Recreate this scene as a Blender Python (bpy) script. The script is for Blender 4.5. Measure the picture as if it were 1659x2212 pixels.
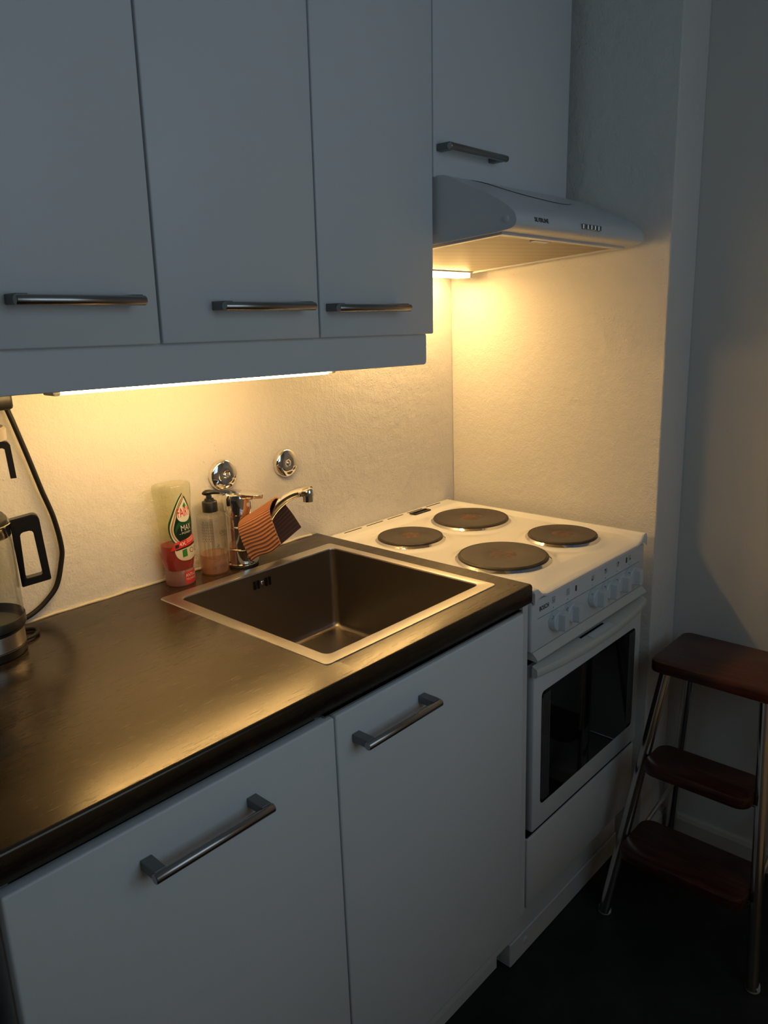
import bpy, bmesh, math, random
from mathutils import Vector, Matrix
PI = math.pi
random.seed(7)
for o in list(bpy.data.objects):
    bpy.data.objects.remove(o, do_unlink=True)
S = bpy.context.scene
COL = S.collection

# ------------------------------------------------------------------ camera
CAM = Vector((-1.1912, -1.3325, 1.4056)); YAW, PITCH, ROLL, FPX = 0.8198, -0.2528, -0.0363, 1681.4
fw = Vector((math.sin(YAW)*math.cos(PITCH), math.cos(YAW)*math.cos(PITCH), math.sin(PITCH)))
rt = Vector((math.cos(YAW), -math.sin(YAW), 0)); up = rt.cross(fw)
r2 = rt*math.cos(ROLL)+up*math.sin(ROLL); u2 = -rt*math.sin(ROLL)+up*math.cos(ROLL)
cd = bpy.data.cameras.new('camera'); co = bpy.data.objects.new('camera', cd); COL.objects.link(co)
cd.sensor_fit = 'HORIZONTAL'; cd.sensor_width = 36; cd.lens = 36*FPX/1659; cd.clip_start = 0.02
co.matrix_world = Matrix(((r2.x, u2.x, -fw.x, CAM.x), (r2.y, u2.y, -fw.y, CAM.y), (r2.z, u2.z, -fw.z, CAM.z), (0, 0, 0, 1)))
S.camera = co

# ------------------------------------------------------------------ world, daylight, exposure
W = bpy.data.worlds.new('world'); S.world = W; W.use_nodes = True
W.node_tree.nodes['Background'].inputs[0].default_value = (0.25, 0.33, 0.42, 1)
W.node_tree.nodes['Background'].inputs[1].default_value = 0.6
S.view_settings.view_transform = 'Standard'; S.view_settings.look = 'None'
S.view_settings.gamma = 1; S.view_settings.use_curve_mapping = False
S.view_settings.exposure = 0.0
LAMP_E = 54.0      # under-cabinet tube
HOOD_E = 40.0      # hood lamp
WARM = (1.0, 0.62, 0.225)
al = bpy.data.lights.new('window_daylight', 'AREA'); al.shape = 'RECTANGLE'; al.size = 1.1; al.size_y = 1.0
al.energy = 5.0; al.color = (0.61, 0.82, 1.0)
S.cycles.max_bounces = 7; S.cycles.diffuse_bounces = 3; S.cycles.glossy_bounces = 4; S.cycles.transmission_bounces = 5
S.cycles.transparent_max_bounces = 14; S.cycles.caustics_reflective = False; S.cycles.caustics_refractive = False
ao = bpy.data.objects.new('window_daylight', al); COL.objects.link(ao)
ao.location = (-.50, -2.06, 1.60); ao.rotation_euler = (PI/2, 0, 0)

# ------------------------------------------------------------------ node helpers
def mat(name, color=(.8, .8, .8), rough=.5, metal=0, spec=.5, **kw):
    m = bpy.data.materials.new(name); m.use_nodes = True
    p = m.node_tree.nodes['Principled BSDF']
    p.inputs['Base Color'].default_value = (*color, 1); p.inputs['Roughness'].default_value = rough
    p.inputs['Metallic'].default_value = metal; p.inputs['Specular IOR Level'].default_value = spec
    for k, v in kw.items():
        p.inputs[k.replace('_', ' ')].default_value = v
    return m
def nd(m, t, **kw):
    n = m.node_tree.nodes.new(t)
    for k, v in kw.items():
        if k in n.inputs: n.inputs[k].default_value = v
        else: setattr(n, k, v)
    return n
def ln(m, a, b): m.node_tree.links.new(a, b)
def coords(m, scale=(1, 1, 1)):
    tc = nd(m, 'ShaderNodeNewGeometry'); mp = nd(m, 'ShaderNodeMapping'); mp.inputs['Scale'].default_value = scale
    ln(m, tc.outputs['Position'], mp.inputs['Vector']); return mp.outputs['Vector']
def noise(m, vec, scale, detail=3, rough=.5):
    n = nd(m, 'ShaderNodeTexNoise'); n.inputs['Scale'].default_value = scale
    n.inputs['Detail'].default_value = detail; n.inputs['Roughness'].default_value = rough
    if vec: ln(m, vec, n.inputs['Vector'])
    return n.outputs[0]
def ramp(m, fac, stops):
    r = nd(m, 'ShaderNodeValToRGB'); e = r.color_ramp.elements
    while len(e) < len(stops): e.new(.5)
    for i, (p, c) in enumerate(stops):
        e[i].position = p; e[i].color = (*c, 1) if len(c) == 3 else c
    ln(m, fac, r.inputs[0]); return r.outputs[0]
def P(m): return m.node_tree.nodes['Principled BSDF']
def bump(m, h, strength, dist, prev=None):
    b = nd(m, 'ShaderNodeBump'); b.inputs['Strength'].default_value = strength; b.inputs['Distance'].default_value = dist
    ln(m, h, b.inputs['Height'])
    if prev: ln(m, prev, b.inputs['Normal'])
    ln(m, b.outputs[0], P(m).inputs['Normal']); return b.outputs[0]
def rrough(m, fac, lo, hi):
    mr = nd(m, 'ShaderNodeMapRange'); mr.inputs['To Min'].default_value = lo; mr.inputs['To Max'].default_value = hi
    ln(m, fac, mr.inputs['Value']); ln(m, mr.outputs[0], P(m).inputs['Roughness'])

# ------------------------------------------------------------------ materials
M = {}
m = M['plaster'] = mat('painted_plaster', (.80, .77, .73), .6, spec=.3)
v = coords(m); n1 = noise(m, v, 260, 1, .6); n2 = noise(m, v, 34, 2, .6)
vo = nd(m, 'ShaderNodeTexVoronoi'); vo.inputs['Scale'].default_value = 75; ln(m, v, vo.inputs['Vector'])
rp = ramp(m, vo.outputs['Distance'], [(0, (1, 1, 1)), (.16, (0, 0, 0))])
rp2 = ramp(m, noise(m, v, 9, 1), [(.52, (0, 0, 0)), (.66, (1, 1, 1))])
mx = nd(m, 'ShaderNodeMath', operation='MULTIPLY'); ln(m, rp, mx.inputs[0]); ln(m, rp2, mx.inputs[1])
h1 = nd(m, 'ShaderNodeMath', operation='MULTIPLY_ADD'); ln(m, n1, h1.inputs[0]); h1.inputs[1].default_value = .00081
h2 = nd(m, 'ShaderNodeMath', operation='MULTIPLY_ADD'); ln(m, n2, h2.inputs[0]); h2.inputs[1].default_value = .0023; ln(m, h2.outputs[0], h1.inputs[2])
h3 = nd(m, 'ShaderNodeMath', operation='MULTIPLY'); ln(m, mx.outputs[0], h3.inputs[0]); h3.inputs[1].default_value = .001; ln(m, h3.outputs[0], h2.inputs[2])
bump(m, h1.outputs[0], 1.0, 1.0)
m = M['plaster_smooth'] = mat('painted_wall', (.70, .67, .62), .65, spec=.25)
v = coords(m); bump(m, noise(m, v, 200, 3, .6), .2, .0012)
m = M['door_white'] = mat('white_laminate', (.78, .80, .80), .42, spec=.4)
v = coords(m); bump(m, noise(m, v, 900, 2), .06, .0006)
M['carcass'] = mat('white_melamine', (.72, .72, .70), .5, spec=.35)
m = M['worktop'] = mat('dark_wood_laminate', (.02, .015, .012), .36, spec=.72, Specular_Tint=(1, .88, .70, 1))
v = coords(m, (2.2, 26, 26)); st = noise(m, v, 3.2, 5, .65)
c = ramp(m, st, [(.30, (.005, .0042, .004)), (.52, (.018, .011, .007)), (.75, (.040, .022, .012))]); ln(m, c, P(m).inputs['Base Color'])
v2 = coords(m, (9, 60, 60)); s2 = noise(m, v2, 2.4, 4, .6)
pz = ramp(m, noise(m, coords(m, (14, 150, 150)), 2.0, 3, .6), [(.56, (0, 0, 0)), (.70, (1, 1, 1))])
ad = nd(m, 'ShaderNodeMath', operation='MULTIPLY_ADD'); ln(m, pz, ad.inputs[0]); ad.inputs[1].default_value = .55; ln(m, s2, ad.inputs[2])
rrough(m, ad.outputs[0], .18, .31)
bump(m, noise(m, coords(m), 700, 1), .08, .0005)
m = M['steel'] = mat('brushed_steel', (.60, .57, .53), .32, 1)
v = coords(m, (4, 90, 90)); s = noise(m, v, 6, 3); rrough(m, s, .24, .40)
m = M['basin_steel'] = mat('satin_basin_steel', (.30, .27, .24), .34, 1)
v = coords(m, (60, 60, 4)); s = noise(m, v, 5, 3); rrough(m, s, .28, .44)
M['handle_steel'] = mat('handle_steel', (.36, .345, .33), .26, 1)
M['handle_foot'] = mat('handle_cast_foot', (.22, .22, .22), .5, .6)
M['chrome'] = mat('chrome', (.82, .80, .77), .06, 1)
M['chrome_dull'] = mat('worn_chrome', (.62, .60, .57), .16, 1)
M['black_plastic'] = mat('black_plastic', (.012, .012, .012), .35)
M['black_rubber'] = mat('black_rubber', (.010, .010, .010), .55, spec=.35)
M['black'] = mat('black_void', (.004, .004, .004), .8, spec=.1)
m = M['enamel'] = mat('white_enamel', (.86, .85, .83), .12, spec=.5, Coat_Weight=.3, Coat_Roughness=.05)
M['stove_white'] = mat('white_stove_paint', (.74, .76, .76), .28)
m = M['stove_lower'] = mat('white_stove_panel', (.70, .69, .67), .4)
M['plastic_white'] = mat('white_knob_plastic', (.72, .75, .77), .35)
M['ivory'] = mat('ivory_plastic', (.66, .67, .61), .4)
m = M['iron'] = mat('cast_iron_plate', (.045, .034, .025), .48, spec=.45)
v = coords(m); s = noise(m, v, 60, 4, .6); c = ramp(m, s, [(.35, (.030, .023, .018)), (.7, (.075, .055, .038))]); ln(m, c, P(m).inputs['Base Color']); rrough(m, s, .38, .55)
m = M['iron_rust'] = mat('rusty_plate_centre', (.08, .05, .03), .6)
v = coords(m); s = noise(m, v, 75, 4, .6); c = ramp(m, s, [(.42, (.040, .030, .022)), (.62, (.16, .055, .022))]); ln(m, c, P(m).inputs['Base Color'])
m = M['oven_glass'] = mat('dark_oven_glass', (.004, .004, .004), .05, spec=.45)
m = M['floor'] = mat('dark_vinyl', (.02, .021, .021), .5, spec=.3)
v = coords(m); s = noise(m, v, 5, 5, .7); s2 = noise(m, v, 300, 2); c = ramp(m, s, [(.35, (.011, .011, .0105)), (.7, (.032, .031, .029))]); ln(m, c, P(m).inputs['Base Color']); bump(m, s2, .15, .001)
m = M['teak'] = mat('dark_varnished_wood', (.10, .03, .012), .3, spec=.5)
v = coords(m, (30, 3, 30)); s = noise(m, v, 4, 4, .6); c = ramp(m, s, [(.3, (.030, .008, .004)), (.55, (.072, .019, .007)), (.8, (.13, .038, .013))]); ln(m, c, P(m).inputs['Base Color']); rrough(m, s, .24, .38)
M['skirting'] = mat('painted_skirting', (.62, .57, .50), .5)
M['ceiling'] = mat('ceiling_paint', (.72, .72, .72), .8)
M['cloth'] = mat('orange_ribbed_cloth', (.40, .165, .080), .95, spec=.1, Sheen_Weight=.4)
M['sealant'] = mat('aged_sealant', (.64, .57, .44), .35)
m = M['filter'] = mat('grease_filter_mesh', (.55, .47, .34), .45, .35)
vv = nd(m, 'ShaderNodeTexVoronoi'); vv.inputs['Scale'].default_value = 300; vv.inputs['Randomness'].default_value = 0.0; ln(m, coords(m), vv.inputs['Vector'])
c = ramp(m, vv.outputs['Distance'], [(.18, (.10, .08, .055)), (.34, (.32, .27, .19))]); ln(m, c, P(m).inputs['Base Color'])
bump(m, vv.outputs['Distance'], .35, .001)
M['hood_white'] = mat('white_hood_paint', (.74, .74, .75), .32)
M['print_black'] = mat('black_print', (.012, .012, .014), .5)
M['print_grey'] = mat('grey_print', (.06, .075, .10), .5)
M['red_lamp'] = mat('dark_red_indicator', (.035, .006, .004), .2)
def emit(name, col, s):
    m = bpy.data.materials.new(name); m.use_nodes = True; nt = m.node_tree; nt.nodes.clear()
    e = nt.nodes.new('ShaderNodeEmission'); e.inputs[0].default_value = (*col, 1); e.inputs[1].default_value = s
    o = nt.nodes.new('ShaderNodeOutputMaterial'); nt.links.new(e.outputs[0], o.inputs[0]); return m
M['tube'] = emit('lit_tube', WARM, LAMP_E); M['hoodlamp'] = emit('lit_hood_lamp', WARM, HOOD_E)
def thin(name, tint, body, fac, rough=.1):
    """thin-walled clear or milky plastic / glass: light passes straight through, with a fresnel gloss"""
    m = bpy.data.materials.new(name); m.use_nodes = True; nt = m.node_tree; nt.nodes.clear()
    t = nt.nodes.new('ShaderNodeBsdfTransparent'); t.inputs[0].default_value = (*tint, 1)
    d = nt.nodes.new('ShaderNodeBsdfDiffuse'); d.inputs[0].default_value = (*body, 1)
    tr = nt.nodes.new('ShaderNodeBsdfTranslucent'); tr.inputs[0].default_value = (*body, 1)
    mx0 = nt.nodes.new('ShaderNodeMixShader'); mx0.inputs[0].default_value = .5
    nt.links.new(d.outputs[0], mx0.inputs[1]); nt.links.new(tr.outputs[0], mx0.inputs[2])
    mx1 = nt.nodes.new('ShaderNodeMixShader'); mx1.inputs[0].default_value = fac
    nt.links.new(t.outputs[0], mx1.inputs[1]); nt.links.new(mx0.outputs[0], mx1.inputs[2])
    g = nt.nodes.new('ShaderNodeBsdfGlossy'); g.inputs['Roughness'].default_value = rough
    lw = nt.nodes.new('ShaderNodeLayerWeight'); lw.inputs[0].default_value = .5
    pw = nt.nodes.new('ShaderNodeMath'); pw.operation = 'POWER'; pw.inputs[1].default_value = 4
    nt.links.new(lw.outputs['Facing'], pw.inputs[0])
    ma = nt.nodes.new('ShaderNodeMath'); ma.operation = 'MULTIPLY_ADD'; ma.inputs[1].default_value = .7; ma.inputs[2].default_value = .04
    nt.links.new(pw.outputs[0], ma.inputs[0])
    mx2 = nt.nodes.new('ShaderNodeMixShader'); nt.links.new(ma.outputs[0], mx2.inputs[0])
    nt.links.new(mx1.outputs[0], mx2.inputs[1]); nt.links.new(g.outputs[0], mx2.inputs[2])
    o = nt.nodes.new('ShaderNodeOutputMaterial'); nt.links.new(mx2.outputs[0], o.inputs[0]); return m
M['clear_glass'] = thin('clear_glass', (.93, .94, .93), (.8, .8, .8), .03, .03)
M['milky_plastic'] = thin('milky_clear_plastic', (.94, .94, .84), (.74, .75, .60), .11, .12)
M['cap_plastic'] = thin('frosted_cap_plastic', (.88, .66, .60), (.74, .50, .46), .42, .2)
M['soap_plastic'] = thin('clear_soap_plastic', (.95, .93, .89), (.78, .73, .64), .09, .1)
M['window_glass'] = thin('window_glass', (.96, .97, .97), (.8, .8, .8), .01, .02)
M['red_liquid'] = thin('red_detergent', (.88, .008, .006), (.85, .003, .003), .36, .1)
M['peach_liquid'] = thin('peach_soap', (.95, .76, .62), (.90, .58, .42), .35, .1)
for k, c in dict(l_green=(.012, .085, .025), l_dark=(.008, .022, .012), l_white=(.82, .80, .74), l_red=(.62, .035, .03), l_copper=(.42, .22, .10), l_beige=(.70, .60, .45), l_text=(.85, .83, .78), l_redtext=(.72, .02, .015), l_leaf=(.03, .20, .035), l_line=(.10, .07, .05)).items():
    M[k] = mat(k, c, .35)

# ------------------------------------------------------------------ mesh helpers
ORG = {}
TU = 0.0205; PIV = Vector((0, 0, 1.37))
def UP(p):
    d = Vector(p)-PIV; c, s = math.cos(TU), math.sin(TU)
    return PIV+Vector((d.x*c+d.z*s, d.y, -d.x*s+d.z*c))
def props(o, label, cat, group=None):
    o['label'] = label; o['category'] = cat
    if group: o['group'] = group
def thing(name, label, cat, loc, group=None, upper=False):
    o = bpy.data.objects.new(name, None); COL.objects.link(o); o.empty_display_size = .05
    props(o, label, cat, group); ORG[o.name] = Vector(loc)
    o.location = UP(loc) if upper else loc
    if upper: o.rotation_euler = (0, TU, 0)
    return o
def obj(name, bm, m, parent=None, org=None, smooth=None, label=None, recalc=True):
    """link bm (world coordinates) as one mesh object under parent"""
    if recalc: bmesh.ops.recalc_face_normals(bm, faces=bm.faces)
    o_ = ORG[parent.name] if parent else Vector(org or (0, 0, 0))
    me = bpy.data.meshes.new(name)
    bmesh.ops.translate(bm, verts=bm.verts, vec=-o_)
    if smooth is not None:
        for f in bm.faces: f.smooth = True
        for e in bm.edges:
            if len(e.link_faces) == 2 and e.calc_face_angle(0) > math.radians(smooth): e.smooth = False
    bm.to_mesh(me); bm.free()
    ob = bpy.data.objects.new(name, me); COL.objects.link(ob)
    me.materials.append(M[m] if isinstance(m, str) else m)
    ORG[ob.name] = o_
    if parent: ob.parent = parent
    else: ob.location = o_
    if label: ob['label'] = label
    return ob
def nb(): return bmesh.new()
def box(bm, x0, x1, y0, y1, z0, z1, bev=0, seg=2):
    r = bmesh.ops.create_cube(bm, size=1)['verts']
    for v in r:
        v.co = Vector(((x0+x1)/2+v.co.x*(x1-x0), (y0+y1)/2+v.co.y*(y1-y0), (z0+z1)/2+v.co.z*(z1-z0)))
    if bev:
        es = list({e for v in r for e in v.link_edges})
        bmesh.ops.bevel(bm, geom=es, offset=bev, segments=seg, affect='EDGES', profile=.5)
    return bm
def ring_faces(bm, rings, closed=True, capA=True, capB=True):
    V = [[bm.verts.new(p) for p in r] for r in rings]
    for a, b in zip(V, V[1:]):
        n = len(a)
        for i in range(n if closed else n-1):
            j = (i+1) % n
            try: bm.faces.new((a[i], a[j], b[j], b[i]))
            except ValueError: pass
    if capA: bm.faces.new(V[0])
    if capB: bm.faces.new(V[-1])
    return V
def lathe(bm, prof, c=(0, 0, 0), n=40, axis='z', capA=True, capB=True, sx=1, sy=1):
    rings = []
    for r, h in prof:
        ring = []
        for i in range(n):
            a = 2*PI*i/n; x, y = r*math.cos(a)*sx, r*math.sin(a)*sy
            if axis == 'z': p = (c[0]+x, c[1]+y, c[2]+h)
            elif axis == 'y': p = (c[0]+x, c[1]+h, c[2]+y)
            else: p = (c[0]+h, c[1]+x, c[2]+y)
            ring.append(p)
        rings.append(ring)
    ring_faces(bm, rings, True, capA, capB); return bm
def frame_of(d):
    d = Vector(d).normalized(); a = Vector((0, 0, 1)) if abs(d.z) < .95 else Vector((1, 0, 0))
    x = d.cross(a).normalized(); return x, x.cross(d).normalized()
def tube(bm, pts, r, n=12, capped=True, sx=1, sy=1):
    pts = [Vector(p) for p in pts]; R_ = r if isinstance(r, (list, tuple)) else [r]*len(pts)
    rings = []; x = None
    for i, p in enumerate(pts):
        t = (pts[min(i+1, len(pts)-1)]-pts[max(i-1, 0)]).normalized()
        if x is None: x, y = frame_of(t)
        else:
            x = (x-t*x.dot(t)).normalized(); y = x.cross(t).normalized()
        rings.append([p+(x*math.cos(2*PI*k/n)*sx+y*math.sin(2*PI*k/n)*sy)*R_[i] for k in range(n)])
    ring_faces(bm, rings, True, capped, capped); return bm
def spline(pts, k=8):
    P_ = [Vector(p) for p in pts]; out = []
    for i in range(len(P_)-1):
        p0 = P_[max(i-1, 0)]; p1 = P_[i]; p2 = P_[i+1]; p3 = P_[min(i+2, len(P_)-1)]
        for j in range(k):
            t = j/k
            out.append(.5*((2*p1)+(p2-p0)*t+(2*p0-5*p1+4*p2-p3)*t*t+(3*p1-p0-3*p2+p3)*t**3))
    out.append(P_[-1]); return out
def prism(bm, poly, axis, a, b):
    def mk(p, h):
        if axis == 'x': return (h, p[0], p[1])
        if axis == 'y': return (p[0], h, p[1])
        return (p[0], p[1], h)
    ring_faces(bm, [[mk(p, a) for p in poly], [mk(p, b) for p in poly]]); return bm
def rrect(x0, x1, y0, y1, r, k=6):
    pts = []
    for cx, cy, a0 in ((x1-r, y1-r, 0), (x0+r, y1-r, 90), (x0+r, y0+r, 180), (x1-r, y0+r, 270)):
        for i in range(k+1):
            a = math.radians(a0+90*i/k); pts.append((cx+r*math.cos(a), cy+r*math.sin(a)))
    return pts
def slab(bm, x0, x1, y0, y1, z0, z1, r, e=.004):
    """board with rounded corners and softened edges"""
    rings = []
    for ins, z in ((e, z0), (e*.3, z0+e*.3), (0, z0+e), (0, z1-e), (e*.3, z1-e*.3), (e, z1)):
        rings.append([(x, y, z) for x, y in rrect(x0+ins, x1-ins, y0+ins, y1-ins, max(r-ins, .001))])
    ring_faces(bm, rings); return bm
_tc = [0]
def text2d(s, width=None, height=None, shear=0, space=1.0, bold=0.0):
    cu = bpy.data.curves.new('txt', 'FONT'); cu.body = s; cu.align_x = 'LEFT'; cu.resolution_u = 2; cu.space_character = space; cu.shear = shear; cu.offset = bold
    ob = bpy.data.objects.new('txt', cu); COL.objects.link(ob)
    dg = bpy.context.evaluated_depsgraph_get(); me = ob.evaluated_get(dg).to_mesh()
    bm = bmesh.new(); bm.from_mesh(me); ob.evaluated_get(dg).to_mesh_clear()
    bpy.data.objects.remove(ob); bpy.data.curves.remove(cu)
    xs = [v.co.x for v in bm.verts]; ys = [v.co.y for v in bm.verts]
    x0, x1, y0, y1 = min(xs), max(xs), min(ys), max(ys)
    sy = height/(y1-y0) if height else width/(x1-x0); sx = width/(x1-x0) if width else sy
    for v in bm.verts: v.co = Vector(((v.co.x-(x0+x1)/2)*sx, (v.co.y-(y0+y1)/2)*sy, 0))
    return bm
def poly2d(pts):
    bm = bmesh.new(); bm.faces.new([bm.verts.new((p[0], p[1], 0)) for p in pts]); return bm
def line2d(pts, w, bm=None, closed=False):
    bm = bm or bmesh.new()
    pp = list(pts)+([pts[0]] if closed else [])
    for (xa, ya), (xb, yb) in zip(pp, pp[1:]):
        d = math.hypot(xb-xa, yb-ya) or 1; nx, ny = -(yb-ya)/d*w/2, (xb-xa)/d*w/2
        ex, ey = (xb-xa)/d*w*.4, (yb-ya)/d*w*.4
        bm.faces.new([bm.verts.new((x, y, 0)) for x, y in ((xa+nx-ex, ya+ny-ey), (xa-nx-ex, ya-ny-ey), (xb-nx+ex, yb-ny+ey), (xb+nx+ex, yb+ny+ey))])
    return bm
def shift2d(bm, dx, dy, rot=0):
    c, s = math.cos(rot), math.sin(rot)
    for v in bm.verts: v.co = Vector((v.co.x*c-v.co.y*s+dx, v.co.x*s+v.co.y*c+dy, 0))
    return bm
def joinbm(a, b):
    me = bpy.data.meshes.new('j'); b.to_mesh(me); b.free(); a.from_mesh(me); bpy.data.meshes.remove(me); return a
def wrap(bm, fn, step=None, vstep=None):
    """lay a flat drawing (u,v) onto a surface fn(u,v)"""
    bmesh.ops.triangulate(bm, faces=bm.faces)
    if step:
        us = [v.co.x for v in bm.verts]; u = math.floor(min(us)/step)*step
        while u < max(us):
            bmesh.ops.bisect_plane(bm, geom=bm.verts[:]+bm.edges[:]+bm.faces[:], plane_co=(u, 0, 0), plane_no=(1, 0, 0)); u += step
    if vstep:
        us = [v.co.y for v in bm.verts]; u = math.floor(min(us)/vstep)*vstep
        while u < max(us):
            bmesh.ops.bisect_plane(bm, geom=bm.verts[:]+bm.edges[:]+bm.faces[:], plane_co=(0, u, 0), plane_no=(0, 1, 0)); u += vstep
    for v in bm.verts: v.co = Vector(fn(v.co.x, v.co.y))
    return bm
def structure(o): o['kind'] = 'structure'; return o

# ================================================================== the room
XS, XS2, EP = 0.5307, 0.6711, -0.599
XL, YF, ZC = -2.7, -2.0, 2.5
structure(obj('floor', box(nb(), XL-.1, XS2+.12, YF-.1, .12, -.1, 0), 'floor'))
structure(obj('ceiling', box(nb(), XL-.1, XS2+.12, YF-.1, .12, ZC, ZC+.1), 'ceiling'))
structure(obj('wall_back', box(nb(), XL-.1, XS2+.12, 0, .12, 0, ZC), 'plaster'))
structure(obj('wall_alcove', box(nb(), XS, XS2, EP, 0, 0, ZC, .003, 2), 'plaster'))
structure(obj('wall_right', box(nb(), XS2, XS2+.12, YF-.1, 0, 0, ZC), 'plaster_smooth'))
structure(obj('wall_left', box(nb(), XL-.1, XL, YF-.1, 0, 0, ZC), 'plaster_smooth'))
wx0, wx1, wz0, wz1 = -1.05, .05, 1.10, 2.10
bm = nb()
box(bm, XL, wx0, YF-.1, YF, 0, ZC); box(bm, wx1, XS2, YF-.1, YF, 0, ZC)
box(bm, wx0, wx1, YF-.1, YF, 0, wz0); box(bm, wx0, wx1, YF-.1, YF, wz1, ZC)
structure(obj('wall_front', bm, 'plaster_smooth'))
bm = nb()
for a in ((wx0, wx0+.05, wz0, wz1), (wx1-.05, wx1, wz0, wz1), (wx0+.05, wx1-.05, wz0, wz0+.05), (wx0+.05, wx1-.05, wz1-.05, wz1), (-.525, -.475, wz0+.05, wz1-.05)):
    box(bm, a[0], a[1], YF-.05, YF, a[2], a[3])
wf = structure(obj('window_1', bm, 'carcass'))
obj('pane', box(nb(), wx0+.05, -.525, YF-.03, YF-.026, wz0+.05, wz1-.05), 'window_glass', wf)
obj('pane', box(nb(), -.475, wx1-.05, YF-.03, YF-.026, wz0+.05, wz1-.05), 'window_glass', wf)
prof = [(0, 0), (-.012, 0), (-.012, .052), (-.008, .062), (0, .065)]
structure(obj('baseboard_right', prism(nb(), [(XS2+a, b) for a, b in prof], 'y', YF, EP-.012), 'skirting'))
structure(obj('baseboard_alcove', prism(nb(), [(EP+a, b) for a, b in prof], 'x', XS-.002, XS2), 'skirting'))
# sealant bead between worktop and wall
structure(obj('trim_1', tube(nb(), [(-1.7+i*.02, -.003-.0012*math.sin(i*.9), .9012+.0007*math.sin(i*1.7)) for i in range(85)], .0032, 8), 'sealant', smooth=60))

# ================================================================== handles
def bar_handle(parent, x0, x1, z, yd, L=None):
    """round bar on two square feet, in front of a door face at y = yd"""
    bm = nb(); yb = yd-.032
    tube(bm, [(x0, yb, z), (x0+.001, yb, z), (x1-.001, yb, z), (x1, yb, z)], [.0056, .0063, .0063, .0056], 20)
    h = obj('handle', bm, 'handle_steel', parent, smooth=40)
    for xa in (x0+.0015, x1-.0165):
        bm = nb()
        box(bm, xa, xa+.015, yb+.001, yd, z-.005, z+.0075, .0008, 1)
        joinbm_into(h, bm)
    return h
def joinbm_into(ob, bm):
    o_ = ORG[ob.name]; bmesh.ops.recalc_face_normals(bm, faces=bm.faces); bmesh.ops.translate(bm, verts=bm.verts, vec=-o_)
    me = ob.data; b2 = bmesh.new(); b2.from_mesh(me)
    k = len(me.materials)
    if M['handle_foot'].name not in [x.name for x in me.materials]: me.materials.append(M['handle_foot'])
    n0 = len(b2.faces); t = bpy.data.meshes.new('t'); bm.to_mesh(t); bm.free(); b2.from_mesh(t); bpy.data.meshes.remove(t)
    b2.faces.ensure_lookup_table()
    for f in b2.faces[n0:]: f.material_index = 1
    b2.to_mesh(me); b2.free()

# ================================================================== upper cabinets
YU = -.3665
def upper_cabinet(label, x0, x1, z0, z1, hx0, hx1, hz):
    t = thing('wall_cabinet', label, 'cabinet', ((x0+x1)/2, -.18, z0), 'white wall cabinets', upper=True)
    bm = nb(); d = YU+.021
    for a in ((x0+.001, x0+.017, d, -.001, z0, z1), (x1-.017, x1-.001, d, -.001, z0, z1), (x0+.017, x1-.017, d, -.001, z0, z0+.016), (x0+.017, x1-.017, d, -.001, z1-.016, z1), (x0+.017, x1-.017, -.008, -.001, z0+.016, z1-.016)):
        box(bm, *a)
    obj('body', bm, 'carcass', t)
    dr = obj('door', box(nb(), x0+.0018, x1-.0018, YU, YU+.019, z0-.004, z1, .0022, 2), 'door_white', t, smooth=50)
    bar_handle(dr, hx0, hx1, hz, YU)
    return t
ZT = 2.2
upper_cabinet('white wall cabinet at the left edge above the coffee maker', -.888, -.591, 1.364, ZT, -.797, -.630, 1.4165)
upper_cabinet('white wall cabinet above the sink with handle at lower right', -.591, -.294, 1.364, ZT, -.506, -.333, 1.4095)
upper_cabinet('white wall cabinet directly left of the range hood', -.294, .0034, 1.364, ZT, -.281, -.104, 1.407)
upper_cabinet('short white wall cabinet above the range hood', .0034, .484, 1.6445, ZT, .011, .193, 1.690)

# light valance under the wall cabinets
bm = nb(); slabv = [(x, z) for x, z in rrect(-.888, -.004, 1.3035, 1.3635, .007, 5)]
ring_faces(bm, [[(x, -.351, z) for x, z in rrect(-.888, -.004, 1.3035, 1.3635, .006, 5)], [(x, -.353, z) for x, z in rrect(-.887, -.005, 1.3045, 1.3625, .006, 5)]], capA=False)
ring_faces(bm, [[(x, -.333, z) for x, z in slabv], [(x, -.351, z) for x, z in slabv]], capB=False)
bmesh.ops.remove_doubles(bm, verts=bm.verts, dist=.0001)
vo_ = (-.446, -.343, 1.3035)
vl = obj('light_valance', bm, 'door_white', None, org=vo_, smooth=50)
vl.location = UP(vo_); vl.rotation_euler = (0, TU+.004, 0)
props(vl, 'long white valance board under the wall cabinets hiding the lamp', 'valance')

# under-cabinet lamp
t = thing('under_cabinet_lamp', 'slim lit fluorescent lamp fixed under the wall cabinets', 'lamp', (-.44, -.25, 1.3605), upper=True)
LX0, LX1, LY = -.695, -.178, -.255
obj('housing', box(nb(), LX0-.012, LX1+.012, LY-.016, LY+.030, 1.322, 1.3605, .002, 1), 'carcass', t)
obj('tube', tube(nb(), [(LX0, LY, 1.3010), (LX1, LY, 1.2990)], .0080, 16), 'tube', t, smooth=50)
for xa in (LX0-.012, LX1):
    obj('end_cap', box(nb(), xa, xa+.012, LY-.014, LY+.02, 1.2930, 1.322, .003, 2), 'carcass', t)

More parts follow.
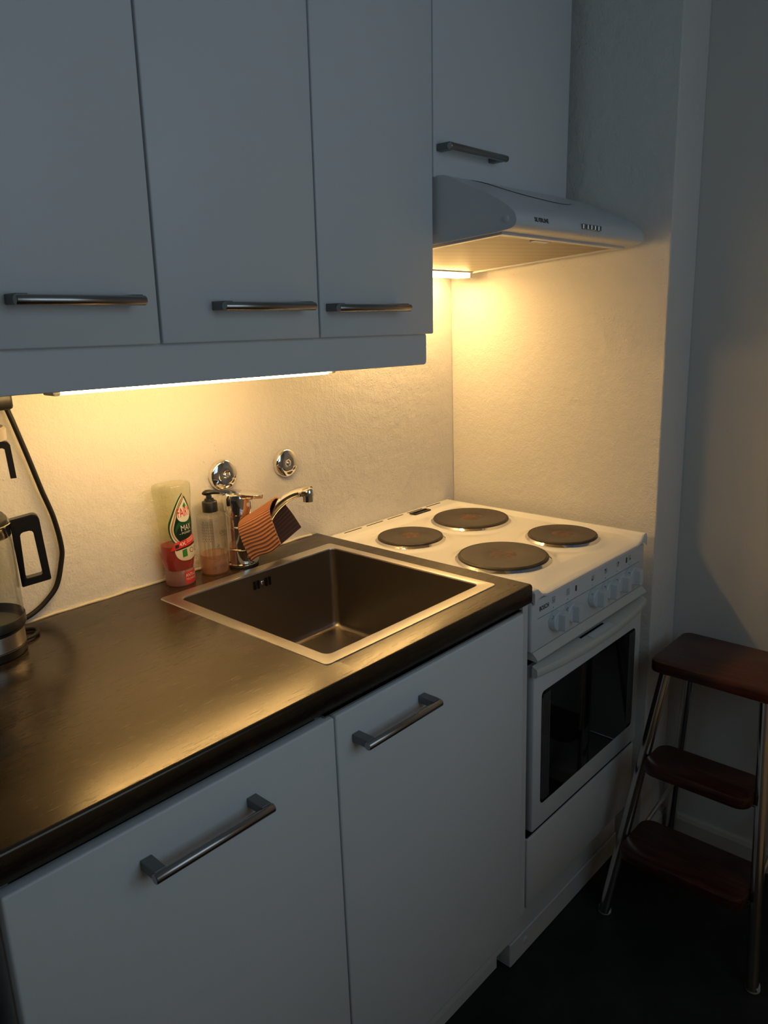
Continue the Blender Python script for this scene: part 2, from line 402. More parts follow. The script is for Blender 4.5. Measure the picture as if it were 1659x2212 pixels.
# ================================================================== range hood
t = thing('range_hood', 'white curved range hood with push buttons above the stove', 'range hood', (.26, -.25, 1.498), upper=True)
hp = spline([(0, -.36, 1.6425), (0, -.39, 1.6405), (0, -.43, 1.6225), (0, -.48, 1.6005), (0, -.514, 1.582), (0, -.5355, 1.566), (0, -.5425, 1.553), (0, -.5405, 1.542), (0, -.529, 1.5365), (0, -.505, 1.5335)], 5)
hprof = [(0, 1.6425)]+[(p.y, p.z) for p in hp]+[(-.36, 1.524), (0, 1.498)]
HX0, HX1 = .0105, .512
hood = obj('canopy', prism(nb(), hprof, 'x', HX0+.004, HX1-.004), 'hood_white', t, smooth=30)
cy_, cz_ = -.3, 1.575
sp = [(cy_+(y-cy_)*1.003 if y < -.01 else y, cz_+(z-cz_)*1.005) for y, z in hprof]
for xa, xb in ((HX0, HX0+.004), (HX1-.004, HX1)):
    sd = obj('side_panel', prism(nb(), sp, 'x', xa, xb), 'hood_white', t, smooth=30)
    if xa == HX0: obj('screw_cap', lathe(nb(), [(.0062, 0), (.0062, -.0006), (.005, -.0012)], (HX0, -.522, 1.553), 20, 'x'), 'hood_white', sd, smooth=40)
def hb(y, off=0): return 1.498+(-y/.36)*.026 - off     # height of the underside
def under(bm, x0, x1, y0, y1, th, off=0):
    V = [bm.verts.new(p) for p in ((x0, y0, hb(y0, off)), (x1, y0, hb(y0, off)), (x1, y1, hb(y1, off)), (x0, y1, hb(y1, off)), (x0, y0, hb(y0, off+th)), (x1, y0, hb(y0, off+th)), (x1, y1, hb(y1, off+th)), (x0, y1, hb(y1, off+th)))]
    for q in ((0, 1, 2, 3), (4, 5, 6, 7), (0, 1, 5, 4), (1, 2, 6, 5), (2, 3, 7, 6), (3, 0, 4, 7)): bm.faces.new([V[i] for i in q])
    return bm
fl = obj('grease_filter', under(nb(), .036, .482, -.492, -.105, .002), 'filter', t)
for a in ((.022, .036, -.506, -.09), (.482, .496, -.506, -.09), (.036, .482, -.506, -.492), (.036, .482, -.105, -.09)):
    obj('filter_rail', under(nb(), *a, .005), 'hood_white', t)
obj('latch', under(nb(), .16, .215, -.489, -.476, .0035, .002), 'hood_white', fl)
obj('lamp_cover', box(nb(), .05, .478, -.098, -.052, 1.490, 1.503, .004, 2), 'hoodlamp', t, smooth=50)
for xa in (.038, .4785): obj('lamp_end', box(nb(), xa, xa+.0115, -.101, -.049, 1.4885, 1.503, .002, 2), 'hood_white', t, smooth=50)
def hoodpt(x, s):
    """front of the nose: s = height above z 1.551"""
    z = 1.551+s; best = min(hp, key=lambda p: abs(p.z-z)+(0 if p.z > 1.53 and p.y < -.5 else 9))
    ps = [p for p in hp if p.y < -.50]
    for a, b in zip(ps, ps[1:]):
        if (a.z-z)*(b.z-z) <= 0 and a.z != b.z:
            k = (z-a.z)/(b.z-a.z); return (x, a.y+(b.y-a.y)*k-.0004, z)
    return (x, best.y-.0004, z)
def hoodtop(u, v):
    d = 0
    for a, b in zip(hp, hp[1:]):
        L = (b-a).length
        if d+L >= v: 
            q = a.lerp(b, (v-d)/L); tt = (b-a).normalized(); return (u, q.y+tt.z*.0012, q.z-tt.y*.0012)
        d += L
    return (u, hp[-1].y, hp[-1].z)
fac_ = [(.085+.36*i/24, .012) for i in range(25)]+[(.445-.36*i/24, .012+.095*math.sin(PI*(i/24)**.8)**.9) for i in range(1, 24)]
obj('visor_facet', wrap(poly2d(fac_), hoodtop, .02, .008), 'hood_white', t, smooth=30)
bm = text2d('SILVERLINE', .047, .0078, bold=.03)
obj('lettering', wrap(shift2d(bm, .094, .004), hoodpt, None, .001), 'print_black', t, recalc=False)
for i in range(5):
    x = .238+(0 if i == 0 else .0175+.0145*(i-1))
    p = hoodpt(x, .003)
    bt = obj('push_button', box(nb(), x, x+.0115, p[1]-.005, p[1]+.004, 1.5495, 1.5595, .0012, 1), 'handle_steel', t)
    bm = line2d([(x+.003, -.0125), (x+.009, -.0095)], .0006) if i else line2d([(x+.003, -.012), (x+.006, -.009), (x+.009, -.012)], .0006)
    obj('symbol', wrap(bm, hoodpt), 'print_grey', bt, recalc=False)

# ================================================================== worktop
YW = -.594; ZW = .900
nose = [(-.3, .862), (YW+.005, .862), (YW+.0015, .8635), (YW, .867), (YW, .8945), (YW+.0008, .8972), (YW+.0025, .8991), (YW+.0055, .9), (-.3, .9)]
def topslab(bm, x0, x1, y1, y0=None):
    poly = [(y1 if p[0] == -.3 else p[0], p[1]) for p in nose]
    return prism(bm, poly, 'x', x0, x1)
SX0, SX1, SY0, SY1 = -.455, -.062, -.118, -.516     # sink opening
bm = nb()
topslab(bm, -1.7, SX0-.004, -.0005); topslab(bm, SX1+.004, -.0005, -.0005); topslab(bm, SX0-.004, SX1+.004, SY1-.004)
box(bm, SX0-.004, SX1+.004, SY0+.004, -.0005, .862, .9)
wt = obj('worktop', bm, 'worktop', None, org=(-.85, -.3, .862), smooth=40)
props(wt, 'dark brown wood-grain laminate worktop around the sink', 'worktop')

# ================================================================== sink
t = thing('kitchen_sink', 'square brushed steel sink set into the dark worktop', 'sink', (-.26, -.315, .715))
bm = nb()
OX0, OX1, OY0, OY1 = -.481, -.042, -.088, -.543
def rr(ins, z, r): return [(x, y, z) for x, y in rrect(SX0+ins, SX1-ins, SY1+ins, SY0-ins, r, 6)]
outer = [(x, y, .9002) for x, y in rrect(OX0, OX1, OY1, OY0, .008, 6)]
outer2 = [(x, y, .9016) for x, y in rrect(OX0+.001, OX1-.001, OY1+.001, OY0-.001, .008, 6)]
ring_faces(bm, [outer, outer2, rr(-.003, .9016, .015), rr(-.0008, .9010, .0135), rr(0, .8985, .013)], capA=False, capB=False)
bmesh.ops.recalc_face_normals(bm, faces=bm.faces)
obj('rim', bm, 'steel', t, smooth=40, recalc=False)
bm = nb(); ZB = .717
rings = [rr(0, .8985, .013), rr(.0015, .80, .014), rr(.003, ZB+.014, .015), rr(.005, ZB+.006, .016), rr(.010, ZB+.0015, .017), rr(.017, ZB, .018)]
# flat floor graded towards the drain
ccx, ccy = (SX0+SX1)/2, (SY0+SY1)/2
last = rings[-1]
for k, dz in ((.6, .001), (.25, .0025)):
    rings.append([(ccx+(x-ccx)*k, ccy+(y-ccy)*k, ZB-dz) for x, y, z in last])
ring_faces(bm, rings, capA=False, capB=True)
basin = obj('basin', bm, 'basin_steel', t, smooth=40)
obj('drain', lathe(nb(), [(.041, ZB-.001), (.040, ZB+.0015), (.034, ZB+.001), (.030, ZB-.004), (.003, ZB-.004)], (ccx, ccy, 0), 36), 'chrome_dull', t, smooth=40)
ovx, ovz = -.2625, .8765
for i, dx in enumerate((-.021, -.0115, .0085, .018)):
    obj('overflow_slot', box(nb(), ovx+dx-.0026, ovx+dx+.0026, SY0-.0035, SY0-.0022, ovz-.009, ovz+.009, .0005, 1), 'black', basin)
obj('overflow_screw', lathe(nb(), [(.0045, 0), (.0045, -.001), (.0025, -.0022)], (ovx-.0015, SY0-.002, ovz+.001), 20, 'y'), 'chrome', basin, smooth=40)

# ================================================================== base cabinets
YD = -.604
def base_cabinet(label, x0, x1, hx0, hx1, hz, yd, ztop=.858, zbot=.172, strip=False, filler=False):
    t = thing('base_cabinet', label, 'cabinet', ((x0+x1)/2, -.3, .12), 'white base cabinets')
    bm = nb(); d = yd+.022; xr = .004 if filler else x1-.001
    for a in ((x0+.001, x0+.017, d, -.001, .12, .861), (xr-.018, xr, d, -.001, .158, .861), (x0+.017, xr-.018, d, -.001, .12, .136), (x0+.017, xr-.018, -.008, -.001, .136, .861)):
        box(bm, *a)
    obj('body', bm, 'carcass', t)
    dr = obj('door', box(nb(), x0+.0015, x1-.0015, yd, yd+.019, zbot, ztop, .003, 3), 'door_white', t, smooth=50)
    if hx0: bar_handle(dr, hx0, hx1, hz, yd)
    if strip: obj('rail', box(nb(), x0-.012, x1+.004, yd+.0075, yd+.02, ztop+.0004, ztop+.003), 'handle_steel', t)
base_cabinet('white base cabinet left of the sink cabinet with bar handle', -.9845, -.5265, -.838, -.669, .806, YD)
base_cabinet('white sink base cabinet beside the stove with bar handle', -.5265, -.0425, -.497, -.331, .810, YD, strip=True, filler=True)
base_cabinet('white base cabinet at the lower left corner, recessed beside a dark gap', -1.60, -1.0, None, None, 0, -.588)
pl = obj('plinth_board', box(nb(), -1.6, -.021, -.5295, -.513, .0008, .118, .001, 1), 'carcass', None, org=(-.8, -.52, .0))
props(pl, 'white plinth board at the floor under the base cabinets', 'plinth')

# ================================================================== stove
GX0, GX1 = .008, .494
t = thing('stove', 'white freestanding electric stove with four cast iron plates', 'stove', (.25, -.30, 0))
ZH = .886; YH = -.5935
plates = [(.1385, -.1735, .0785), (.3545, -.1905, .0965), (.3565, -.4515, .0808), (.1430, -.4315, .0982)]
def sm(a, b, x):
    k = max(0, min(1, (x-a)/(b-a))); return k*k*(3-2*k)
def hobz(x, y):
    e = min(x-GX0, GX1-x); eb = -.003-y; ef = y-YH
    side = 1-sm(.012, .030, e); back = 1-sm(.048, .064, eb)
    z = ZH-.0075*(1-max(side, back))
    cf = sm(.0, .055, e)                       # corners keep their height, the front edge dips
    z -= (.010*(1-sm(.004, .060, ef))+.004*(1-sm(0, .012, ef)))*cf
    for px, py, R in plates:
        d = math.hypot(x-px, y-py)-R
        if d < .03: z += .0035*(1-sm(.006, .024, max(d, 0)))
    rr_ = min(e, eb)
    if rr_ < .005: z -= .005*(1-(max(rr_, 0)/.005))**2
    return z
nx, ny = 98, 112; bm = nb(); V = []
for j in range(ny+1):
    y = -.003+(YH+.003)*j/ny; V.append([bm.verts.new((GX0+(GX1-GX0)*i/nx, y, hobz(GX0+(GX1-GX0)*i/nx, y))) for i in range(nx+1)])
for j in range(ny):
    for i in range(nx): bm.faces.new((V[j][i], V[j][i+1], V[j+1][i+1], V[j+1][i]))
edge = [V[0][i] for i in range(nx+1)]+[V[j][nx] for j in range(1, ny+1)]+[V[ny][i] for i in range(nx-1, -1, -1)]+[V[j][0] for j in range(ny-1, 0, -1)]
low = [bm.verts.new((v.co.x, v.co.y-(.0015 if v.co.y < YH+.001 else 0), min(v.co.z-.004, ZH-.0085) if v.co.y >= YH+.001 else v.co.z-.004)) for v in edge]
low2 = [bm.verts.new((v.co.x, v.co.y, .8545+.0115*sm(0, .02, min(v.co.x-GX0, GX1-v.co.x)) if v.co.y < YH+.001 else .862)) for v in low]
n = len(edge)
for i in range(n):
    j = (i+1) % n
    bm.faces.new((edge[i], edge[j], low[j], low[i])); bm.faces.new((low[i], low[j], low2[j], low2[i]))
hob = obj('hob', bm, 'enamel', t, smooth=65)
for px, py, R in plates:
    z = ZH-.0075+.0025
    pt = obj('cooking_plate', lathe(nb(), [(R*.985, z+.003), (R*.985, z+.0085), (R*.97, z+.0102), (R*.95, z+.0107), (R*.945, z+.0098), (R*.935, z+.0098), (R*.925, z+.0109), (R*.33, z+.0112), (R*.30, z+.0102)], (px, py, 0), 64, capA=True), 'iron', t, smooth=35)
    obj('rim_ring', lathe(nb(), [(R+.0045, z-.0005), (R+.0045, z+.0018), (R+.002, z+.0034), (R*.985, z+.0058), (R*.985, z-.0005)], (px, py, 0), 64, capA=False, capB=False), 'chrome', pt, smooth=50)
    obj('plate_centre', lathe(nb(), [(R*.31, z+.0103), (R*.05, z+.0106)], (px, py, 0), 32, capA=False), 'iron_rust', pt, smooth=40)
# vents along the back of the hob
sl = ZH+.0003
for i in range(5):
    xa = .072+i*.078
    obj('vent_slot', box(nb(), xa, xa+.060, -.0215, -.0175, sl-.004, sl), 'black', hob)
bm = slab(nb(), .300, .366, -.052, -.030, ZH-.004, ZH+.003, .003, .001)
vt = obj('steam_vent', bm, 'black_plastic', hob)
for i in range(2): obj('slat', box(nb(), .307+i*.027, .331+i*.027, -.044, -.038, ZH+.0028, ZH+.0036), 'black', vt)
# body
bm = nb()
box(bm, GX0+.002, GX1-.002, -.565, -.004, .17, .862)
obj('body', bm, 'stove_white', t)
# control panel
YP = -.5885
bm = box(nb(), GX0, GX1, YP, -.565, .7545, .8575, .0025, 2)
panel = obj('control_panel', bm, 'stove_white', t, smooth=50)
bm = prism(nb(), [(-.568, .754), (YP, .754), (YP-.006, .748), (YP-.012, .741), (YP-.010, .737), (-.568, .739)], 'x', GX0+.004, GX1-.002)
obj('panel_lip', bm, 'ivory', t, smooth=30)
def face(u, v): return (u, YP-.0004, v)
obj('lettering', wrap(shift2d(text2d('BOSCH', .034, .0098, bold=.028), .052, .838), face), 'print_black', panel, recalc=False)
obj('print_line', wrap(line2d([(.030, .8195), (.470, .8195)], .0008), face), 'print_grey', panel, recalc=False)
KX = [.089, .145, .249, .307, .363, .421]
for i, kx in enumerate(KX):
    bm = poly2d([(kx+.0013*math.cos(a*PI/5)-.003, .826+.0013*math.sin(a*PI/5)) for a in range(10)])
    cx0, cz0 = kx-.002, .842
    if i < 2:
        line2d([(cx0-.005, cz0-.006), (cx0+.005, cz0-.006), (cx0+.005, cz0+.006), (cx0-.005, cz0+.006)], .0007, bm, True)
        if i: line2d([(cx0, cz0-.004), (cx0, cz0+.004)], .0012, bm)
        else:
            line2d([(cx0-.003, cz0+.001), (cx0, cz0-.004), (cx0+.003, cz0+.001)], .0008, bm); line2d([(cx0-.003, cz0+.003), (cx0+.001, cz0+.003)], .0008, bm)
    else:
        for k, (dx, dz) in enumerate(((-.003, .003), (.003, .003), (-.003, -.003), (.003, -.003))):
            c_ = [(cx0+dx+.0022*math.cos(a*PI/6), cz0+dz+.0027*math.sin(a*PI/6)) for a in range(12)]
            if k == (2, 0, 1, 3)[i-2]: bm.faces.new([bm.verts.new((p[0], p[1], 0)) for p in c_])
            else: line2d(c_, .0005, bm, True)
    obj('pictogram', wrap(bm, face), 'print_black', panel, recalc=False)
for x in (.1755, .4035):
    obj('indicator_lamp', box(nb(), x-.0025, x+.0025, YP-.0008, YP, .834, .8465, .0003, 1), 'red_lamp', panel)
for i, kx in enumerate(KX):
    kz = .799
    kn = obj('knob', lathe(nb(), [(.0205, 0), (.0205, -.004), (.0198, -.012), (.0185, -.0135), (.010, -.0135)], (kx, YP-.0005, kz), 40, 'y'), 'plastic_white', t, smooth=35)
    bm = nb(); w0, w1 = .0098, .0078; yb = YP-.0135
    pts = []
    for w, y, s in ((w0, yb+.004, 1), (w0*.97, yb-.010, .97), (w1, yb-.0145, .93)):
        pts.append([(kx+.0045+x_, y, kz+z_) for x_, z_ in rrect(-w, w*1.15, -.0195*s, .0185*s, .004, 4)])
    obj('grip', ring_faces(bm, pts) and bm, 'plastic_white', kn, smooth=40)
    bm = None
    txt = ('', '50', '3', '3', '3', '3')[i]
    def kfn(u, v, kx=kx, kz=kz):
        a = PI*.80-u/.0203; return (kx+.0203*math.cos(a)*1.006, YP-.0062+v, kz+.0203*math.sin(a)*1.006)
    bm = text2d(txt, None, .0062) if txt else line2d([(-.003, -.0025), (.003, -.0025), (.003, .0025), (-.003, .0025)], .0007, None, True)
    for k in (-5, 5): line2d([(k*.002, .0042), (k*.002, .0062)], .0006, bm)
    obj('number', wrap(bm, kfn, .001), 'print_grey', kn, recalc=False)
# oven door
ZD0, ZD1, YO = .352, .722, -.592
obj('door_gap_shade', box(nb(), GX0+.001, GX1-.001, -.5715, -.5655, .353, .738), 'black', t)  # black sheet behind the door, stands in for shade in its edge gap
od = obj('oven_door', box(nb(), GX0+.006, GX1-.004, YO, -.572, ZD0, ZD1, .003, 2), 'stove_white', t, smooth=50)
bm = prism(nb(), rrect(.043, .458, .405, .660, .010, 5), 'y', YO-.0012, YO+.002)
win = obj('oven_window', bm, 'oven_glass', od)
for side in (0, 1):
    bm = nb()
    for k in range(9):
        x = (.044+k*.0036) if side == 0 else (.457-k*.0036)
        box(bm, x, x+.0016, YO-.0016, YO-.0011, .412+(.006 if k == 0 else 0), .653-(.006 if k == 0 else 0))
    obj('stripe_print', bm, 'handle_foot', win)
# bowed door handle
bm = nb(); rings = []
N = 28
for i in range(N+1):
    u = -1+2*i/N; x = (GX0+.001)+(GX1-GX0-.002)*(i/N)
    bow = .010+.021*(1-abs(u)**2.2)
    ye = YO-bow; r = .006
    rings.append([(x, YO+.002, .704), (x, ye+r, .7045), (x, ye+r*.3, .706), (x, ye, .710), (x, ye+.0005, .720), (x, ye+.002, .7235), (x, ye+.006, .7250), (x, YO+.002, .7285)])
ring_faces(bm, rings)
hd = obj('door_handle', bm, 'ivory', od, smooth=35)
obj('sticker', wrap(poly2d([(.205, 0), (.300, 0), (.300, 1), (.205, 1)]), lambda u, v: (u, YO-.008-v*.016, .7285+.0006-.0035*(.008+v*.016)/.025)), 'plastic_white', hd)
obj('air_slot', box(nb(), .185, .285, YO-.006, YO-.002, .727, .7290), 'black', hd)
# storage drawer and plinth
obj('gap_shadow', box(nb(), GX0+.003, GX1-.003, -.5815, -.566, .3345, .352), 'black', t, label='black strip as shade in the gap under the oven door')  # solid black strip, paints the shade between oven door and drawer
dw = obj('drawer_front', box(nb(), GX0, GX1, -.586, -.566, .166, .335, .003, 2), 'stove_lower', t, smooth=50)
ph = obj('plinth', box(nb(), GX0+.002, GX1-.002, -.549, -.52, .062, .166, .002, 1), 'stove_lower', t)
pq = obj('plinth', box(nb(), GX0-.012, GX1-.002, -.553, -.50, .0006, .060, .002, 1), 'stove_lower', t)
for x, z, y, pr in ((.055, .125, -.549, ph), (.44, .125, -.549, ph), (.055, .035, -.553, pq), (.44, .035, -.553, pq)):
    obj('screw_cap', lathe(nb(), [(.0085, 0), (.0085, -.001), (.007, -.002)], (x, y, z), 20, 'y'), 'stove_lower', pr, smooth=40)

# ================================================================== step stool
t = thing('step_stool', 'retro step stool with dark wooden seat and chrome tube legs', 'stool', (.45, -.79, 0))
FL, FR = Vector((.279, -.630, .004)), Vector((.2765, -.967, .004)); TL, TR = Vector((.412, -.690, .588)), Vector((.412, -.905, .588))
BL, BR = Vector((.652, -.630, .004)), Vector((.652, -.967, .004)); UL, UR = Vector((.572, -.690, .588)), Vector((.572, -.905, .588))
def leg(a, b):
    o_ = obj('leg', tube(nb(), [a+(b-a)*k for k in (0, .02, .5, .97, 1)], .0130, 18), 'chrome_dull', t, smooth=50)
    obj('foot', lathe(nb(), [(.0140, .0005), (.0150, .002), (.0145, .008), (.0138, .014)], (a.x+.004*(1 if b.x > a.x else -1), a.y, 0), 18), 'ivory', o_, smooth=50)
    return o_
for a, b in ((FL, TL), (FR, TR), (BL, UL), (BR, UR)): leg(a, b)
obj('seat', slab(nb(), .398, .606, -.945, -.655, .590, .618, .022, .005), 'teak', t, smooth=40)
def step(z, d, over):
    k = (z-.01-FL.z)/(TL.z-FL.z); a = FL+(TL-FL)*k; b = FR+(TR-FR)*k
    obj('step', slab(nb(), a.x-d*.42, a.x+d*.58, b.y+.0115, a.y-.0115, z-.026, z, .030, .005), 'teak', t, smooth=40)
    for p in (a, b):
        s = 1 if p is b else -1
        obj('bracket', tube(nb(), [(p.x, p.y, z-.03), (p.x, p.y+s*.016, z-.03)], .005, 10), 'chrome_dull', t, smooth=50)
step(.402, .115, 0); step(.205, .150, 0)
zA, zB = .235, .195
def on(a, b, z): return a+(b-a)*((z-a.z)/(b.z-a.z))
p1, p2, p3, p4 = on(FL, TL, zB-.03), on(BL, UL, zA), on(BR, UR, zA), on(FR, TR, zB-.03)
i_ = Vector((0, -.016, 0))
path = spline([p1+i_, p1+(p2-p1)*.5+i_, p1+(p2-p1)*.93+i_], 4)+[p2+Vector((.006, -.022, .002)), p2+Vector((.010, -.034, .002))]
path2 = [Vector((q.x, p2.y+p3.y-q.y, q.z)) for q in reversed(path)]
obj('brace', tube(nb(), path+path2, .0052, 10), 'chrome_dull', t, smooth=60)

# ================================================================== pipe covers on the wall
for x, z, r, lab in ((-.2565, 1.0875, .0328, 'round chrome wall cover directly above the faucet lever'), (-.0865, 1.0850, .0315, 'round chrome wall cover to the right of the faucet')):
    t = thing('wall_cover', lab, 'wall cover', (x, 0, z), 'chrome covers on the wall')
    R = r
    dm = obj('dome', lathe(nb(), [(R*.98, -.0006), (R, -.003), (R, -.008), (R*.985, -.0105), (R*.94, -.0130), (R*.86, -.0148), (R*.6, -.0168), (R*.25, -.0182), (R*.22, -.0176)], (x, 0, z), 48, 'y'), 'chrome', t, smooth=50)
    obj('screw', lathe(nb(), [(R*.17, -.0172), (R*.17, -.0190), (R*.11, -.0205)], (x, 0, z), 20, 'y'), 'chrome', dm, smooth=40)

# ================================================================== faucet
FX, FY = -.2545, -.0465
t = thing('faucet', 'chrome single-lever kitchen faucet behind the sink', 'faucet', (FX, FY, .9))
obj('base_ring', lathe(nb(), [(.0330, .9002), (.0330, .9030), (.0318, .9042)], (FX, FY, 0), 40), 'black_rubber', t, smooth=40)
obj('body', lathe(nb(), [(.0290, .9042), (.0318, .9050), (.0318, .9065), (.0294, .9085), (.0290, .9370), (.0297, .9380), (.0297, .9395), (.0288, .9405), (.0286, .9850), (.0293, .9860), (.0293, .9875), (.0284, .9885), (.0282, 1.0095), (.0290, 1.0105), (.0290, 1.0120), (.0274, 1.0130), (.0274, 1.0210)], (FX, FY, 0), 56), 'chrome', t, smooth=35)
obj('cap', lathe(nb(), [(.0270, 1.0205), (.0300, 1.0215), (.0302, 1.0430), (.0298, 1.0500), (.0285, 1.0535), (.0255, 1.0555), (.012, 1.0570), (.003, 1.0573)], (FX, FY, 0), 56), 'chrome', t, smooth=35)
A = math.radians(-76); ca, sa = math.cos(A), math.sin(A)
rings = []
for k in range(19):
    s = k/18; L = -.016+.080*s; w = .0250*(1-.42*s)*(1 if s < .85 else math.sqrt(max(0.05, 1-((s-.85)/.15)**2*.9)))
    zt = 1.0572-.0010*s+.0015*math.sin(s*PI); th = .0230*(1-s)**1.3+.0095*(1-.25*s)
    ring = []
    for i in range(20):
        a = 2*PI*i/20; yy = w*math.cos(a); sn = math.sin(a)
        zz = .0016*sn if sn > 0 else th*sn
        ring.append((FX+L*ca-yy*sa, FY+L*sa+yy*ca, zt-.0016+zz))
    rings.append(ring)
bm = nb(); ring_faces(bm, rings); obj('lever', bm, 'chrome', t, smooth=60)
obj('lever_button', lathe(nb(), [(.0120, 1.0570), (.0120, 1.0585), (.003, 1.0592)], (FX-.001, FY+.003, 0), 28), 'chrome_dull', t, smooth=40)
bm = lathe(nb(), [(.0045, -.0290), (.0045, -.0312), (.0032, -.0316)], (0, 0, 0), 18, 'y')
for v in bm.verts:
    x, y = v.co.x, v.co.y; a = math.radians(8); v.co = Vector((FX+x*math.cos(a)-y*math.sin(a), FY+x*math.sin(a)+y*math.cos(a), 1.0325+v.co.z))
obj('temperature_mark', bm, 'l_white', t, smooth=40)
# spout, swung out over the sink
sp_pts = [(-.2465, -.0640, .9215), (-.2403, -.0763, .9431), (-.2362, -.0856, .9617), (-.2299, -.0995, .9900), (-.2236, -.1136, 1.0127), (-.2166, -.1291, 1.0310), (-.2076, -.1491, 1.0483), (-.1980, -.1700, 1.0590), (-.1900, -.1885, 1.0628), (-.1868, -.1955, 1.0625)]
sp_ = spline(sp_pts, 6)
obj('spout', tube(nb(), sp_, [.0152-.0036*min(1, i/36)+(.0016 if i > len(sp_)-10 else 0) for i in range(len(sp_))], 18, sx=1.15, sy=.8), 'chrome', t, smooth=60)
obj('aerator', lathe(nb(), [(.0100, 1.0690), (.0116, 1.0670), (.0118, 1.0580), (.0118, 1.0545), (.0106, 1.0540), (.0106, 1.0430), (.0090, 1.0425)], (-.1885, -.1915, 0), 28), 'chrome', t, smooth=40)
bm = lathe(nb(), [(.0125, -.024), (.0125, -.036), (.0108, -.0385), (.006, -.0385)], (0, 0, 0), 28, 'y')
for v in bm.verts:
    x, y = v.co.x, v.co.y; a = math.radians(10); v.co = Vector((FX+x*math.cos(a)-y*math.sin(a), FY+x*math.sin(a)+y*math.cos(a), .9215+v.co.z))
obj('inlet_boss', bm, 'chrome', t, smooth=40)

# ================================================================== dish cloth over the spout
rowsA = [(-.2662, -.095, .9190), (-.2780, -.086, .9560), (-.2823, -.080, .9890), (-.2700, -.072, 1.0010), (-.2480, -.066, 1.0010), (-.2225, -.064, .9800), (-.1960, -.058, .9500), (-.1620, -.050, .9150)]
rowsB = [(-.2327, -.150, .9544), (-.2400, -.143, .9900), (-.2440, -.136, 1.0240), (-.2340, -.130, 1.0400), (-.2170, -.1255, 1.0470), (-.1990, -.121, 1.0370), (-.1600, -.103, 1.0010), (-.1130, -.076, .9540)]
NW, NS = 260, 24
cA, cB = spline(rowsA, 40), spline(rowsB, 40)
def cloth_at(i, j):
    k = i/NW*(len(cA)-1); a = min(int(k), len(cA)-2); f_ = k-a
    p = cA[a].lerp(cA[a+1], f_); q = cB[a].lerp(cB[a+1], f_); s = j/NS
    r = p.lerp(q, s); w = i/NW
    r += Vector((0, -1, 0))*(.0035*math.sin(s*PI)*math.sin(w*9))*(1 if w < .4 else 0)
    r.z += .0030*math.sin(s*7+w*5)*max(0, 1-w*3.2)
    return r
bm = nb(); G = [[cloth_at(i, j) for j in range(NS+1)] for i in range(NW+1)]; rows = []
for sg in (1, -1):
    R_ = []
    for i in range(NW+1):
        row = []
        for j in range(NS+1):
            du = G[min(i+1, NW)][j]-G[max(i-1, 0)][j]; dv = G[i][min(j+1, NS)]-G[i][max(j-1, 0)]
            nn = du.cross(dv).normalized()
            row.append(bm.verts.new(G[i][j]+nn*(sg*.0013+.0009*math.sin(i/NW*2*PI*36))))
        R_.append(row)
    rows.append(R_)
for R_ in rows:
    for i in range(NW):
        for j in range(NS): bm.faces.new((R_[i][j], R_[i][j+1], R_[i+1][j+1], R_[i+1][j]))
a_, b_ = rows
for i in range(NW):
    for j in (0, NS): bm.faces.new((a_[i][j], a_[i+1][j], b_[i+1][j], b_[i][j]))
for j in range(NS):
    for i in (0, NW): bm.faces.new((a_[i][j], a_[i][j+1], b_[i][j+1], b_[i][j]))
cl = obj('dishcloth', bm, 'cloth', None, org=(-.22, -.11, .93), smooth=60)
props(cl, 'orange-brown ribbed dishcloth hung over the faucet spout', 'dishcloth')

# ================================================================== dish soap bottle
BX, BY, BZ = -.4005, -.0375, .9003
t = thing('dish_soap_bottle', 'upside-down clear squeeze bottle of red dish soap by the sink', 'bottle', (BX, BY, BZ))
def interp(tab, v):
    for a, b in zip(tab, tab[1:]):
        if a[0] <= v <= b[0]:
            k = (v-a[0])/(b[0]-a[0]); k = k*k*(3-2*k); return [a[i]+(b[i]-a[i])*k for i in (1, 2)]
    return list(tab[-1][1:]) if v > tab[-1][0] else list(tab[0][1:])
BT = [(.030, .0265, .0262), (.040, .0295, .0265), (.058, .0335, .0275), (.078, .0325, .0265), (.098, .0305, .0252), (.140, .0335, .0258), (.188, .0372, .0275), (.1985, .0368, .0270)]
def bring(v, ins=0, n=48):
    a, b = interp(BT, v); a -= ins; b -= ins; out = []
    for i in range(n):
        q = 2*PI*i/n; c, s = math.cos(q), math.sin(q); e = .86
        out.append((BX+a*math.copysign(abs(c)**e, c), BY+b*math.copysign(abs(s)**e, s), BZ+v))
    return out
hs = [.030+.1665*i/40 for i in range(41)]
rings = [bring(v) for v in hs]
for ins, dz in ((.0015, .0022), (.006, .0034), (.014, .0030), (.022, .0016)):
    rings.append([(x, y, z+dz) for x, y, z in bring(.1965, ins)])
bm = nb(); ring_faces(bm, rings); body = obj('body', bm, 'milky_plastic', t, smooth=50)
bm = nb(); ring_faces(bm, [bring(.0305+.0495*i/14, .0012) for i in range(15)]); obj('liquid', bm, 'red_liquid', body, smooth=50)
cap = obj('cap', lathe(nb(), [(.0280, .0), (.0288, .0015), (.0286, .010), (.0280, .026), (.0268, .0285), (.0262, .0305)], (BX, BY, BZ), 48), 'cap_plastic', t, smooth=40)
obj('spout_plug', lathe(nb(), [(.012, .003), (.012, .020), (.024, .029)], (BX, BY, BZ), 24), 'red_liquid', cap, smooth=40)
def bfn(off):
    def f(u, v):
        a, b = interp(BT, v); q = -PI/2+(u+.0035)/.031
        c, s = math.cos(q), math.sin(q); e = .86
        return (BX+(a+off)*math.copysign(abs(c)**e, c), BY+(b+off)*math.copysign(abs(s)**e, s), BZ+v)
    return f
